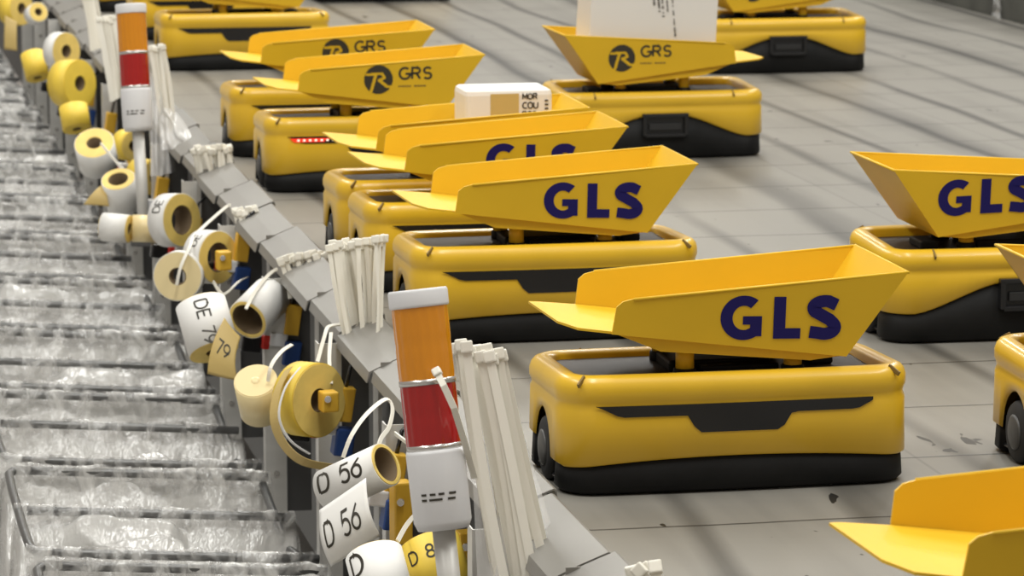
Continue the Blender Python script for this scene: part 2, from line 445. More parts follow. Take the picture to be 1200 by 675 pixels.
    # lifting gear and legs
    inst('lift', lambda: MB().box((.0, .02, .139), (.13, .08, .016), .004).box((.02, -.03, .139), (.10, .03, .010), .003).box((.135, .02, .140), (.03, .06, .012), .003), 'tilt_mechanism', M['black'], root)
    for x in (-.056, .082):
        for y in (-.062, .062):
            k = 'post%.2f%.2f' % (x, y)
            p = inst(k, lambda: MB().lathe([(.0115, .140), (.0115, tray_z(x)-.008)], (0, 0, 1), (x, y, 0), 20), 'post', M['tray'], root)
            inst(k+'f', lambda: MB().lathe([(.013, .131), (.0145, .134), (.0145, .144), (.013, .146)], (0, 0, 1), (x, y, 0), 20), 'foot', M['black'], p)
    def tray():
        mb = MB(); yb = TW-.010
        for sy in (-1, 1):
            w = near_wall(sy); mb.add(w.v, w.f)
        def fl(x): return tray_z(x)
        # floor + flap lip
        mb.prism([(-.1585, -yb, .195), (.1395, -yb, .156), (.1395, yb, .156), (-.1585, yb, .195)], (0, 0, .003))
        mb.prism([(-.1585, -yb, .195), (-.1585, yb, .195), (-.208, yb-.0, .200), (-.2215, yb-.010, .2025), (-.215, -yb+.050, .2015), (-.198, -yb+.008, .1995)], (0, 0, .003))
        # pan under the floor
        for sy in (-1, 1): pass
        mb.prism([(-.150, -yb+.006, fl(-.150)-.001), (-.095, -yb+.006, fl(-.095)-.017), (.095, -yb+.006, fl(.095)-.010), (.133, -yb+.006, fl(.133)-.001)], (0, 2*yb-.012, 0))
        # slanted end wall
        mb.prism([(.1395, -yb, .156), (.1395, yb, .156), (.2145, TW-.0005, .261), (.2145, -TW+.0005, .261)], (-.0028, 0, .001))
        # rolled rims
        for sy in (-1, 1): mb.tube([(-.1325, sy*(TW-.0015), .2380), (.2145, sy*(TW-.0015), .2605)], .0019, 8)
        mb.tube([(.2140, -TW, .2605), (.2140, TW, .2605)], .0019, 8)
        return mb
    t = inst('tray', tray, 'tray', M['tray'], root); t.location = (0, 0, .004)
    sy = -1 if face == 'A' else 1
    def put(x, z, lift=0):  # x to the viewer's right on the outer face that is seen
        q = wall_pt(x if sy < 0 else -x, z, sy); return (q[0], q[1]+sy*lift, q[2])
    key = 'logo'+logo+face
    zs = -.03
    if logo == 'GLS':
        def mk():
            sh, w = heavy_gls(); m = MB(); h = .053; x0 = -.022 if face == 'A' else -.142; z0 = .1845 if face == 'A' else .189
            sl = -.03 if face == 'A' else .03
            sxx = .0525
            for i, (v, f) in enumerate(sh): m.add([put(x0+p.x*sxx, z0+p.y*h+sl*(p.x*sxx), i*.00012) for p in v], f)
            return m
        inst(key, mk, 'lettering', M['navy'], t)
    elif logo == 'GRS':
        x0 = -.028 if face == 'A' else -.120
        z0 = .1885 if face == 'A' else .181
        sl = -.03 if face == 'A' else .03
        def mk1():
            m = MB(); R = .0285; cx, cz = x0+.030, z0+.0285
            # disc built from bands that leave the R clear
            keep = []
            def inR(x, z):
                # stylised R cut out of the disc
                def seg(ax, az, bx, bz, hw):
                    vx, vz = bx-ax, bz-az; t = max(0, min(1, ((x-ax)*vx+(z-az)*vz)/(vx*vx+vz*vz)))
                    return math.hypot(x-ax-vx*t, z-az-vz*t) < hw
                return (seg(-.8, .36, .25, .42, .10) or seg(.25, .42, .42, .12, .10) or seg(.42, .12, .05, -.05, .10) or
                        seg(.05, -.05, .62, -.50, .11) or seg(.62, -.50, .95, -.50, .08) or seg(-.20, .3, -.50, -.78, .11))
            n = 44
            for i in range(n):
                for j in range(n):
                    x, z = -1+(i+.5)*2/n, -1+(j+.5)*2/n
                    if math.hypot(x, z) < 1 and not inR(x, z):
                        a, b = 1/n, 1/n
                        m.add([put(cx+(x+p*a)*R, cz+(z+q*b)*R+sl*(cx-x0)) for p, q in ((-1, -1), (1, -1), (1, 1), (-1, 1))], [(0, 1, 2, 3)])
            return m
        inst(key+'1', mk1, 'logo_disc', M['ink'], t)
        def mk2():
            return letter_mb('GRS', lambda a, b, w: put(x0+.072+a*.0220, z0+.030+b*.022+sl*.07), .20, .28, 1.08)
        inst(key+'2', mk2, 'lettering', M['ink'], t)
        def mk3():
            m = MB(); x = x0+.070
            for i, wd in enumerate((.003, .002, .004, .003, .004, .003, 0, .006, .004, .005, .005)):
                if wd: m.add([put(x+a*wd, z0+.014+b*.0032+sl*.07) for a, b in ((0, 0), (1, 0), (1, 1), (0, 1))], [(0, 1, 2, 3)])
                x += wd+.0012 if wd else .005
            return m
        inst(key+'3', mk3, 'small_print', M['ink2'], t)
robots = {}
def robot(key, px, z, face, logo, label, led=False, dock_led=False, yaw=0):
    g = ground(px, z)
    a = AW+yaw
    c = g+Vector((-math.sin(a), math.cos(a), 0))*(BD/2)
    root = empty('sorting_robot', (c.x, c.y, .0), a+(0 if face == 'A' else PI))
    robot_parts(root, face, logo, led, dock_led)
    tag(root, label, 'robot', 'yellow sorting robots with tilting trays on the grey platform'); robots[key] = root; return root
robot('r1', 866, 4.41, 'A', 'GLS', 'yellow sorting robot with blue GLS letters, nearest whole robot, right of near signal tower')
robot('r2', 656, 5.43, 'A', 'GLS', 'yellow sorting robot with fully visible blue GLS tray behind the front one')
robot('r3', 587, 5.90, 'A', 'GLS', 'yellow sorting robot whose GLS letters are half hidden behind the tray in front')
robot('r4', 549, 6.17, 'A', 'none', 'yellow sorting robot carrying the small white and tan parcel')
robot('r5', 444, 7.08, 'A', 'GRS', 'yellow sorting robot with round R logo, GRS tray and a lit red strip', led=True)
robot('r6', 394, 7.62, 'A', 'GRS', 'yellow sorting robot with GRS tray partly hidden, directly behind the red lit robot')
robot('r7', 290, 9.37, 'A', 'GRS', 'yellow sorting robot at upper left, its tray cut off by the top of the photo')
robot('r8', 248, 10.2, 'A', 'none', 'yellow sorting robot at the top left edge, only a strip of shell showing')
robot('r9', 200, 11.1, 'A', 'none', 'sorting robot farthest up the left column, only its black skirt showing left of the others')
robot('r15', 452, 11.45, 'A', 'none', 'sorting robot at the top edge near the middle, only its dark skirt showing')
robot('r10', 778, 7.57, 'B', 'GRS', 'yellow sorting robot carrying the tall white carton, black charging dock facing the camera')
robot('r11', 922, 9.29, 'B', 'GRS', 'yellow sorting robot at upper right with black charging dock, behind the carton robot')
robot('r12', 1204, 5.44, 'B', 'GLS', 'yellow sorting robot with GLS tray cut by the right edge, closed tray end at left', dock_led=True)
robot('r13', 1422, 4.50, 'B', 'none', 'yellow sorting robot mostly outside the right edge, black wheel showing')
robot('r14', 1326, 3.195, 'A', 'none', 'yellow sorting robot in the bottom right corner, only its open tray in view')

# parcels lying in the trays
r = robots['r10']; a = r.rotation_euler.z
def on(root, x, y, z): 
    return Matrix.Translation(root.location) @ Matrix.Rotation(root.rotation_euler.z, 4, 'Z') @ Vector((x, y, z))
cr = empty('carton', on(r, .016, .02, .172), a-PI)
cbm = MB().box((0, 0, .115), (.275, .13, .20), .002, Matrix.Rotation(.05, 3, 'Y')); 
cbm.build('box_body', M['carton'], cr)
lm = MB(); rnd = random.Random(3)
for row in range(46):
    for col, (x0, w) in enumerate(((.000, .006), (.010, .005), (.018, .006), (.028, .004), (.040, .0045))):
        z = .235-row*.0035
        if z < .145+.012*abs(col-2) and col < 4: continue
        if z < .105: continue
        if rnd.random() < .75: 
            x = x0-.005+(.235-z)*.09; lm.box((x, -.0665, z-.02), (w*rnd.uniform(.4, 1), .0008, .0018))
lm.build('printed_text', M['ink'], cr)
tag(cr, 'tall white carton with vertical black print standing in the robot tray at upper middle', 'box')
r = robots['r4']; a = r.rotation_euler.z
pr = empty('parcel', on(r, .086, .01, .186), a-.0)
pb = MB().box((0, 0, .054), (.155, .11, .104), .010)
pb.build('wrapping', M['carton'], pr)
MB().box((-.008, -.0555, .056), (.050, .0012, .086), 0).build('tan_panel', M['tan'], pr)
def pt(a, b, s, x0, z0): return (x0+a*s, -.0562, z0+b*s)
lm = MB()
for txt, x0, z0, s in (('MOR', .024, .089, .011), ('COU', .024, .073, .012), ('RCO', .024, .058, .011)):
    letter_mb(txt, lambda a, b, w: pt(a, b, s*.85, x0, z0), .22, .2, 1, lm)
for i in range(9): lm.box((.066, -.0562, .03+i*.007), (.006, .0008, .0028))
lm.build('printed_letters', M['ink'], pr)
tag(pr, 'small white wrapped parcel with tan panel and black letters in a robot tray', 'parcel')

# ------------------------------------------------------------------ platform and hall
def gbox(name, u0, u1, w0, w1, z0, z1, m):
    o = MB().box(((u0+u1)/2, (w0+w1)/2, (z0+z1)/2), (u1-u0, w1-w0, z1-z0)).build(name, m); o.location = G0; o.rotation_euler = (0, 0, AW); return o
PU = .055
tag(gbox('floor', PU, 2.79, -3.5, 12.5, -.03, 0, M['floor']), kind='structure')
tag(gbox('trim_1', .085, .105, -3.5, 12.5, -.55, -.03, M['steel_d']), kind='structure')
tag(gbox('ground_floor', -6, 9, -5, 16, -1.25, -1.2, M['grey_floor']), kind='structure')
tag(gbox('wall_right', 2.80, 2.84, -3.5, 12.5, -1.2, .35, M['dwall']), kind='structure')

# lip plates along the platform edge
pm = MB(); Lp = PITCH/2
prof = [(-.004, -.018), (.0, -.002), (.030, .012), (.066, .026), (.070, .0245), (.072, .006), (.0705, .006), (.069, .022), (.066, .0235), (.030, .0095), (.002, -.0045), (-.002, -.018)]
pm.prism([(u, -Lp+.006, z) for u, z in prof], (0, Lp-.010, 0))
pm.box((.035, -.006, .004), (.05, .003, .014))
p0 = pm.build('lip_plate', M['plate']); fix_normals(p0); i = 0
for j in range(-3, 34):
    o = p0 if i == 0 else p0.copy()
    if i: C.objects.link(o)
    w = .095+j*Lp+Lp
    o.location = grid(.0 if j % 2 else .005, w, .000 if j % 2 else .003); o.rotation_euler = (0, .0, AW)
    tag(o, 'bent grey metal lip plate along the left edge of the robot platform', 'metal plate', 'grey lip plates along the platform edge'); i += 1

ORD = ['nearest', 'second', 'third', 'fourth', 'fifth', 'sixth', 'seventh', 'eighth', 'ninth', 'tenth', 'eleventh', 'twelfth', 'thirteenth', 'fourteenth', 'fifteenth', 'sixteenth', 'seventeenth', 'eighteenth', 'nineteenth']
def nth(i): return 'nearest' if i == 0 else ORD[i]+' nearest'
# sheet metal posts between the chutes
k0 = 1.355
for i, k in enumerate(range(-2, 12)):
    w = k0+k*PITCH-.012
    root = empty('bracket_post', grid(-.012, w, -.42), AW)
    m = MB()
    m.prism([(-.020, 0, 0), (.016, 0, 0), (.016, .002, 0), (-.018, .002, 0), (-.018, .03, 0), (-.020, .03, 0)], (0, 0, .408)); o = fix_normals(m.build('channel', M['steel'], root))
    m = MB().prism([(.018, .010, 0), (.060, .010, 0), (.060, .013, 0), (.018, .013, 0)], (0, 0, .40)); fix_normals(m.build('back_plate', M['steel_d'], root))
    m = MB().box((.080, .05, .20), (.006, .05, .40)); o = m.build('side_rib', M['steel'], root)
    for zz in (.07, .30): MB().lathe([(.005, 0), (.005, .003)], (0, -1, 0), (-.002, 0, zz), 10).build('bolt', M['ring'], root)
    tag(root, '%s grey sheet metal bracket post hanging under the platform edge' % nth(i), 'bracket', 'bracket posts between the chutes')

# ------------------------------------------------------------------ bag frames and liners
BL, RU = .42, -.088; TILT = .030
def rz_(u, k): return -.25+(RU-u)/BL*TILT
def bump_(u, w, s, q=0): return noise.noise(Vector((u*s, w*s, q)))
for i, k in enumerate(range(-1, 17)):
    w0 = .936+k*PITCH; near = k < 8
    wn, wm, wf = w0, w0+.27+.03*math.sin(k*2.1), w0+.555
    far_ext = 1.1 if k > 3 else 0      # frames further off reach beyond the left of view
    root = empty('bag_rack', grid(RU, w0, -.25))
    def P(u, w, dz=0): return grid(u, w, rz_(u, k)+dz)-root.location
    for wi, w in enumerate((wn, wm, wf)):
        pts = [P(RU-.004, w)]+[P(RU-BL*t, w, 0) for t in (.2, .4, .6, .8, .95)]
        MB().tube(pts, .0068, 10).build('rail', M['tube'], root)
    uL = RU-BL
    pts = [P(uL+.034, wn), P(uL+.018, wn+.005), P(uL+.010, wn+.03)]+[P(uL+.008, wn+(wf-wn)*t) for t in (.25, .5, .75)]+[P(uL+.010, wf-.03), P(uL+.018, wf-.005), P(uL+.034, wf)]
    MB().tube(pts, .0068, 10).build('end_rail', M['tube'], root)
    pts = [P(RU-.012, wn, -.012), P(RU-.012, (wn+wf)/2, -.05), P(RU-.012, wf, -.012)]
    MB().tube(pts, .007, 8).build('support_bar', M['tube'], root)
    tag(root, '%s grey tube bag frame under the label rolls, wrapped in clear film' % nth(i), 'rack', 'grey tube frames holding the clear bags')
    # liner: drapes over each rail and sags between
    nu, nw = (90, 70) if k < 3 else ((56, 46) if k < 8 else (30, 26))
    q = k*3.7
    rails = (wn, wm, wf)
    ws = set()
    for wr_ in rails:
        for d in (-.020, -.0135, -.0105, -.0085, -.005, -.0015, .0015, .005, .0085, .0105, .0135, .020): ws.add(round(wr_+d, 5))
    ws.add(wn-.036); ws.add(wf+.034)
    for a, b in ((wn, wm), (wm, wf)):
        for j2 in range(1, nw//2): 
            ww = a+.02+(b-a-.04)*j2/(nw//2); ws.add(ww)
    ws = sorted(ws)
    def fn(s, t):
        w = ws[int(round(t*(len(ws)-1)))]
        s2 = s*1.16-.10                                    # beyond 1 it falls over the left end, below 0 over the right
        d = min(abs(w-x) for x in rails); edge = max(0, 1-d/.022)
        tent = max(0, bump_(RU-BL*s2, w, 4.5, q+20)-.18)*7*(1 if d > .02 else 0)
        if d < .0095: h = .0095-d*d/.019
        else:
            if w < wn: x, dep = (wn-w)/.036, .07
            elif w > wf: x, dep = (w-wf)/.034, .045
            else:
                a, b = (wn, wm) if w < wm else (wm, wf)
                x = min(w-a, b-w)/(b-a)*2; dep = .105 if w < wm else .12
                x = 1-(1-x)**2.6
            h = .004-dep*x*(1-min(1, tent)*.7)
        u = RU-BL*min(max(s2, 0), 1.0); drop = 0
        if s2 > 1: u -= (s2-1)*.30; drop = -(s2-1)*4.5
        if s2 < 0: u += -s2*.10; drop = s2*.8
        n = bump_(u, w, 14, q)*.010+bump_(u, w, 38, q+5)*.004+abs(bump_(u*.4, w, 30, q+9))*.008+bump_(u, w*.2, 55, q+2)*.004
        z = rz_(u, k)+h+n*(1-edge)+drop+edge*(.007*max(0, bump_(u, w*.3, 28, q+3))+.004*abs(bump_(u, w*.2, 90, q+6)))
        sw = (1-edge)*.012+edge*.002
        return grid(u+n*.5*(1-edge), w+bump_(u, w, 20, q+40)*sw, z)
    nw = len(ws)-1
    o = MB().gridf(fn, nu, nw).build('bag_liner', M['film'], None, loc=grid(RU-BL/2, w0+.28, -.3))
    at_ = o.data.attributes.new('taut', 'FLOAT', 'POINT'); vals = []
    for jj in range(nw+1):
        d = min(abs(ws[jj]-x) for x in rails); vals += [1.0 if d < .012 else max(0, 1-(d-.012)/.01)]*(nu+1)
    at_.data.foreach_set('value', vals)
    tag(o, '%s wrinkled clear plastic liner draped over its grey frame' % nth(i), 'plastic bag', 'clear plastic liners over the bag frames')

# ------------------------------------------------------------------ label rolls
def frame_of(ax):
    ax = Vector(ax).normalized(); up = Vector((0, 0, 1)) if abs(ax.z) < .95 else Vector((0, 1, 0))
    e1 = ax.cross(up).normalized(); e2 = e1.cross(ax); return ax, e1, e2       # e1 to the side, e2 up
def roll(px, py, z, R, rc, L, axis, label, outer='paper', face='pyel', text=None, tang=0, ts=.55, tdir=1, name='label_roll', hub=None, skin=.0016, flip=False, tz=.5):
    c = at(px, py, z); ax, e1, e2 = frame_of(axis); root = empty(name, c)
    w = R-skin
    m = MB(); h = L/2; b = .0012
    m.lathe([(rc, -h), (w, -h), (w, h), (rc, h), (rc, -h)], ax, (0, 0, 0), 48, False, False, False)
    m.build('wound_backing', M[face], root)
    m = MB().lathe([(w, -h+b), (R, -h+b), (R, h-b), (w, h-b)], ax, (0, 0, 0), 48, False, False, False)
    for i in range(len(m.sm)): m.sm[i] = 48 <= i < 96
    sl = m.build('label_layer', M[outer], root)
    m = MB().lathe([(rc-.002, -h-.001), (rc+.0005, -h-.001), (rc+.0005, h-.002), (rc-.002, h-.002), (rc-.002, -h-.001)], ax, (0, 0, 0), 32, False, False, True)
    m.build('core', M['core'], root)
    if hub: MB().lathe([(.004, h-.012), (.012, h-.010), (.012, h-.003), (.004, h+.002)], ax, (0, 0, 0), 20).build('hub', M[hub], root)
    if text:
        sc = ts*R; V = Vector((0, -.98, .17))                       # text is centred on the side that faces out
        vd = (V-ax*V.dot(ax)).normalized(); side = ax.cross(vd)
        def fnn(a, b2, wd):
            if tdir == 1: s = (a-wd/2)*sc; t = -(b2-.5)*sc       # text runs along the axis
            else: s = -(b2-.5)*sc; t = -(a-wd/2)*sc
            if flip: s, t = -s, -t
            th = t/R+math.radians(tang)
            return ax*(s+(tz-.5)*L)+(vd*math.cos(th)+side*math.sin(th))*(R+.0004)
        letter_mb(text, fnn, .15, .2).build('lettering', M['ink'], sl)
    tag(root, label, 'label roll', 'rolls of labels hung by zip ties along the platform edge'); return root
def sheet(parent, corners, bulge, m, name='loose_strip', n=14, text=None, ts=None, rot=0, seed=0):
    """curved paper piece; corners TL TR BR BL as points, bulge vector"""
    tl, tr, br, bl = [Vector(c)-(parent.location if parent else Vector()) for c in corners]; B = Vector(bulge)
    def fn(u, v): 
        p = (tl*(1-u)+tr*u)*(1-v)+(bl*(1-u)+br*u)*v
        return p+B*math.sin(PI*v)*(1)+B*.25*math.sin(PI*u)
    o = MB().gridf(fn, n, n).build(name, m, parent); solid(o, .0006, 0)
    if text:
        x0, x1, y0, y1 = ts
        nrm = (fn(1, .5)-fn(0, .5)).cross(fn(.5, 0)-fn(.5, 1)).normalized()
        if nrm.y > 0: nrm = -nrm
        letter_mb(text, lambda a, b, w: fn(x0+(x1-x0)*a/w, y1+(y0-y1)*b)+nrm*.0009, .13, .2).build('lettering', M['ink'], o)
    return o
# bottom front
r = roll(418, 560, 4.75, .030, .024, .105, (.72, -.42, .42), 'white label roll reading D 56 with a printed label hanging off it', text='D 56', ts=.85, tang=-28, tdir=1, tz=.45)
sheet(r, [at(374, 598, 4.70), at(429, 560, 4.68), at(446, 628, 4.66), at(388, 664, 4.68)], (-.004, -.018, .0), M['paper'], text='D 56', ts=(.10, .80, .26, .66))
roll(447, 684, 4.42, .036, .012, .085, (.25, -.62, -.75), 'white label roll with a black D cut off by the bottom of the photo', text='D', ts=.75, tang=38, tdir=2, tz=.26)
roll(512, 668, 4.50, .040, .014, .075, (.30, -.55, -.75), 'yellow label roll reading D 86 behind the near signal tower pole', outer='pyel2', text='D 86', ts=.42, tang=6, tdir=2, tz=.34)
# chute two
roll(303, 464, 5.42, .033, .007, .072, (-.08, -.62, .78), 'cream film roll with a round hub hanging from a white zip tie', outer='cream', face='cream', hub='cream')
r = roll(362, 468, 5.36, .056, .018, .045, (.72, -.66, .06), 'large yellow label roll with a broad open side and brown core', outer='pyel2')
def strip_path(parent, pts, hw, m, label):
    P = [at(*p)-parent.location for p in pts]; out = []
    for i in range(len(P)-1):
        p0, p1, p2, p3 = P[max(i-1, 0)], P[i], P[i+1], P[min(i+2, len(P)-1)]
        for j in range(6):
            t = j/6; out.append(.5*((2*p1)+(p2-p0)*t+(2*p0-5*p1+4*p2-p3)*t*t+(-p0+3*p1-3*p2+p3)*t**3))
    o = MB().tube(out, (hw, .0004), 4, flat=(.35, -.9, .1)).build('loose_strip', m, parent); o['label'] = label
strip_path(r, [(338, 432, 5.33), (325, 458, 5.30), (321, 490, 5.28), (332, 520, 5.28), (356, 541, 5.28), (398, 549, 5.30)], .010, M['tan'], 'loose tan backing strip')
strip_path(r, [(352, 430, 5.28), (334, 455, 5.26), (327, 488, 5.25), (340, 516, 5.25), (366, 534, 5.26)], .003, M['paper'], 'loose white paper edge')
# chute three
r = roll(243, 384, 6.0, .043, .014, .092, (.28, -.50, -.82), 'white label roll reading DE 79 with a yellow lower end', text='DE 79', ts=.50, tang=-6, tdir=1, flip=False, tz=.56)
sheet(r, [at(263, 372, 5.95), at(282, 395, 5.95), at(279, 446, 5.93), at(243, 438, 5.93)], (-.006, -.010, 0), M['tan'], text='79', ts=(.2, .75, .30, .55))['label'] = 'curled tan backing strip'
roll(304, 361, 6.08, .036, .029, .085, (-.42, -.84, -.34), 'white label roll with wide dark core facing down left beside the DE 79 roll', face='pyel')
# chute four
roll(210, 323, 6.62, .046, .0165, .030, (-.12, -.98, .05), 'flat pale yellow label roll face on with a dark core', outer='paper', face='cream')
roll(246, 301, 6.66, .050, .028, .046, (.74, -.66, .05), 'white label roll showing its yellow side, right of the face on yellow roll', text='DE 81'[:2], ts=.35, tang=-35, tdir=2)
# chute five
roll(204, 258, 7.20, .054, .030, .046, (.76, -.62, .10), 'white label roll showing its yellow side just right of the far signal tower pole', text='DE', ts=.35, tang=-30, tdir=2)
roll(136, 267, 7.30, .029, .012, .058, (.97, -.22, -.05), 'white label roll lying level left of the far signal tower pole')
roll(172, 268, 7.32, .028, .012, .060, (.95, .10, -.05), 'cream label roll lying level behind the foot of the far signal tower', outer='cream')
r = roll(142, 226, 7.72, .037, .022, .078, (-.10, -.52, .85), 'grey white label roll standing upright with open top left of the far tower pole', outer='paper')
sheet(r, [at(120, 216, 7.7), at(124, 222, 7.7), at(128, 242, 7.68), at(98, 240, 7.68)], (0, -.006, .004), M['tan'])['label'] = 'tan backing strip'
roll(113, 180, 8.25, .046, .018, .075, (-.05, -.66, .75), 'label roll with broad yellow top and dark core upper left of the far tower foot', outer='paper')
roll(170, 207, 8.0, .040, .014, .05, (.80, -.55, 0), 'yellow label roll half hidden behind the far signal tower pole', outer='pyel2')
roll(150, 170, 8.4, .036, .013, .04, (.7, -.7, 0), 'small yellow label roll left of the far tower base', outer='pyel2')
roll(88, 138, 8.95, .036, .012, .062, (.2, -.45, -.87), 'short yellow drum shaped label roll below the large yellow pair', outer='pyel2', face='pyel2')
roll(84, 98, 9.3, .062, .02, .060, (.80, -.58, .08), 'large yellow label roll seen from its side at upper left', outer='pyel2', face='pyel2')
roll(72, 60, 9.75, .052, .018, .040, (.76, -.62, .05), 'white ringed label roll above the large yellow one', face='pyel')
roll(41, 77, 9.9, .033, .012, .075, (.25, -.45, -.85), 'short yellow label roll hanging over the film at far left', outer='pyel2', face='pyel2')
roll(42, 16, 10.7, .030, .012, .045, (.45, -.8, .3), 'small white label roll near the top left edge', face='pyel')
r = roll(18, 10, 11.1, .052, .018, .055, (.8, -.58, .05), 'yellow label roll at the top left corner with a strip hanging down', outer='pyel2', face='pyel')
sheet(r, [at(6, 18, 11.05), at(20, 26, 11.05), at(20, 60, 11.05), at(5, 58, 11.05)], (0, -.006, .004), M['tan'])

# ------------------------------------------------------------------ sensors and blocks hanging at each chute
def sensor(c, s, i, flip=1):
    root = empty('sensor_unit', c)
    R = Matrix.Rotation(.15*flip, 3, 'Y') @ Matrix.Rotation(.3, 3, 'Z')
    MB().box((.010, 0, -.012), (.030, .026, .042), .003, R).build('blue_housing', M['blue'], root)
    MB().box((-.012, -.004, .012), (.030, .022, .022), .003, R).build('white_body', M['white'], root)
    MB().box((-.033, -.006, .008), (.012, .018, .024), .002, R).build('red_cap', M['cred'], root)
    MB().box((-.058, .0, .004), (.036, .02, .028), .003, R).build('black_plug', M['gloss'], root)
    MB().box((.012, .004, .045), (.026, .022, .052), .002, R).build('yellow_block', M['orange'], root)
    MB().tube([(.015, .005, .07), (.022, .012, .10), (.035, .02, .11)], .003, 6).build('cable', M['gloss'], root)
    tag(root, '%s small sensor unit with yellow, white, red and blue pieces under a lip plate' % nth(i), 'sensor', 'small sensor units at the chutes')
for i, k in enumerate(range(-1, 9)):
    z = 5.49+.61*k; X = ground(600, z)
    pos = {-1: (452, 592, 4.86), 0: (394, 508, 5.40), 1: (334, 405, 6.12), 2: (276, 318, 6.68)}.get(k)
    if pos: c = at(*pos)
    else:
        wk = k0+k*PITCH; c = grid(-.030, wk-.07, -.15)
    sensor(c, 1, i)
for px, py, z, dz, lb in ((470, 600, 4.80, .085, 'tall yellow plastic block left of the near signal tower base'), (546, 648, 4.75, .06, 'yellow plastic block right of the near signal tower pole'), (262, 305, 6.6, .035, 'small yellow block in front of the white and yellow roll'), (385, 470, 5.33, .03, 'yellow block inside the large yellow roll')):
    root = empty('guide_block', at(px, py, z))
    MB().box((0, 0, 0), (.026, .026, dz), .003, Matrix.Rotation(.35, 3, 'Z')).build('block', M['orange'], root)
    MB().lathe([(.005, 0), (.005, .006)], (0, -1, 0), (0, -.013, dz*.2), 12).build('bolt', M['ring'], root)
    tag(root, lb, 'plastic block')

# ------------------------------------------------------------------ cable ties
def tie(pts, label, group, head=True, w=.0045, t=.0011, hs=1, facing=(0, -1, 0)):
    pts = [Vector(p) for p in pts]; c = pts[-1]
    root = empty('cable_tie', c)
    d = (pts[0]-pts[1]).normalized()
    MB().tube([p-c for p in pts], (t, w), 4, flat=facing).build('strap', M['nylon'], root)
    if head:
        side = d.cross(Vector(facing)).normalized(); f = side.cross(d).normalized()
        mt = Matrix((side, f, d)).transposed()
        MB().box(pts[0]-c, (.0125*hs, .009*hs, .012*hs), .002, mt).build('head', M['nylon'], root)
    tag(root, label, 'cable tie', group); return root
rr = random.Random(11)
def fan(n, top, bot, z, dz, label, group, w=.0045, hs=1, bend=.01, jy=0):
    for i in range(n):
        s = (i+.5)/n+rr.uniform(-.3, .3)/n; s2 = min(1, max(0, s+rr.uniform(-.12, .12)))
        zz = z+rr.uniform(-dz, dz)
        a = at(top[0]+(top[2]-top[0])*s, top[1]+(top[3]-top[1])*s+rr.uniform(-jy, jy), zz)
        b = at(bot[0]+(bot[2]-bot[0])*s2, bot[1]+(bot[3]-bot[1])*s2, zz+rr.uniform(-dz, dz)*.3)
        mid = (a+b)/2+Vector((rr.uniform(-bend, bend), rr.uniform(-bend, bend), 0))
        pts = [a*(1-t)**2+mid*2*t*(1-t)+b*t*t for t in [j/8 for j in range(9)]]
        tie(pts, label, group, w=w, hs=hs)
g = 'white cable ties standing right of the near signal tower'
fan(15, (535, 408, 590, 418), (585, 720, 650, 690), 4.12, .035, 'white cable tie standing in the large fan right of the near signal tower', g, w=.0052, hs=1.15, jy=6)
g = 'white cable ties standing in the upright bundle on the lip plate'
fan(26, (384, 288, 448, 284), (412, 425, 446, 425), 5.50, .03, 'white cable tie in the tall upright bundle left of the second GLS robot', g, w=.0034, jy=4)
fan(3, (436, 281, 452, 279), (438, 420, 447, 425), 5.40, .02, 'thin white cable tie leaning at the right of the upright bundle', 'thin ties at the bundle edge', w=.0022)
fan(26, (327, 306, 382, 297), (340, 350, 398, 340), 6.10, .025, 'white cable tie whose head just shows in the row above the third lip plate', 'tie heads in front of the upright bundle', w=.0036, jy=3)
fan(14, (274, 250, 300, 246), (285, 290, 310, 285), 6.70, .02, 'white cable tie in the small cluster of heads beside a post', 'tie heads in the small cluster', w=.0036, jy=3)
fan(36, (226, 177, 270, 174), (236, 215, 276, 205), 7.34, .035, 'white cable tie in the cream coloured cluster right of the far signal tower', 'tie heads in the cream cluster', w=.0036, jy=4)
fan(10, (176, 58, 192, 56), (190, 160, 204, 150), 7.9, .03, 'white cable tie in the tall bundle just right of the far signal tower', 'ties beside the far signal tower', w=.0042, jy=3)
fan(8, (114, 24, 134, 22), (130, 120, 146, 110), 8.7, .03, 'white cable tie in the pale bundle left of the far signal tower', 'ties left of the far signal tower', w=.006, jy=3)
fan(5, (96, -4, 112, -5), (108, 60, 120, 55), 9.5, .03, 'white cable tie in the top left cluster', 'ties at the top left', w=.006)
fan(4, (735, 672, 772, 664), (745, 700, 785, 700), 3.85, .02, 'white cable tie head peeping in at the bottom edge below the front robot', 'tie heads at the bottom edge', w=.0055, hs=1.2)
# loops that carry the rolls
def loop(pts, label, w=.0028):
    P = [at(*p) for p in pts]; out = []
    for i in range(len(P)-1):
        p0, p1, p2, p3 = P[max(i-1, 0)], P[i], P[i+1], P[min(i+2, len(P)-1)]
        for j in range(6):
            t = j/6; out.append(.5*((2*p1)+(p2-p0)*t+(2*p0-5*p1+4*p2-p3)*t*t+(-p0+3*p1-3*p2+p3)*t**3))
    out.append(P[-1]); tie(out, label, 'zip tie loops holding the rolls', head=False, w=w)
loop([(402, 536, 4.80), (412, 510, 4.80), (430, 485, 4.84), (452, 468, 4.9), (460, 478, 4.9), (456, 500, 4.86), (446, 515, 4.80), (440, 540, 4.76)], 'white zip tie loop through the D 56 roll')
loop([(463, 508, 4.7), (482, 522, 4.6), (500, 530, 4.5)], 'short white zip tie end between the D 56 roll and the near tower')
loop([(466, 634, 4.45), (476, 616, 4.5), (488, 602, 4.55), (498, 596, 4.6)], 'white zip tie above the yellow D 86 roll')
loop([(314, 447, 5.38), (318, 428, 5.38), (330, 412, 5.42), (342, 404, 5.46)], 'white zip tie curving up from the cream film roll')
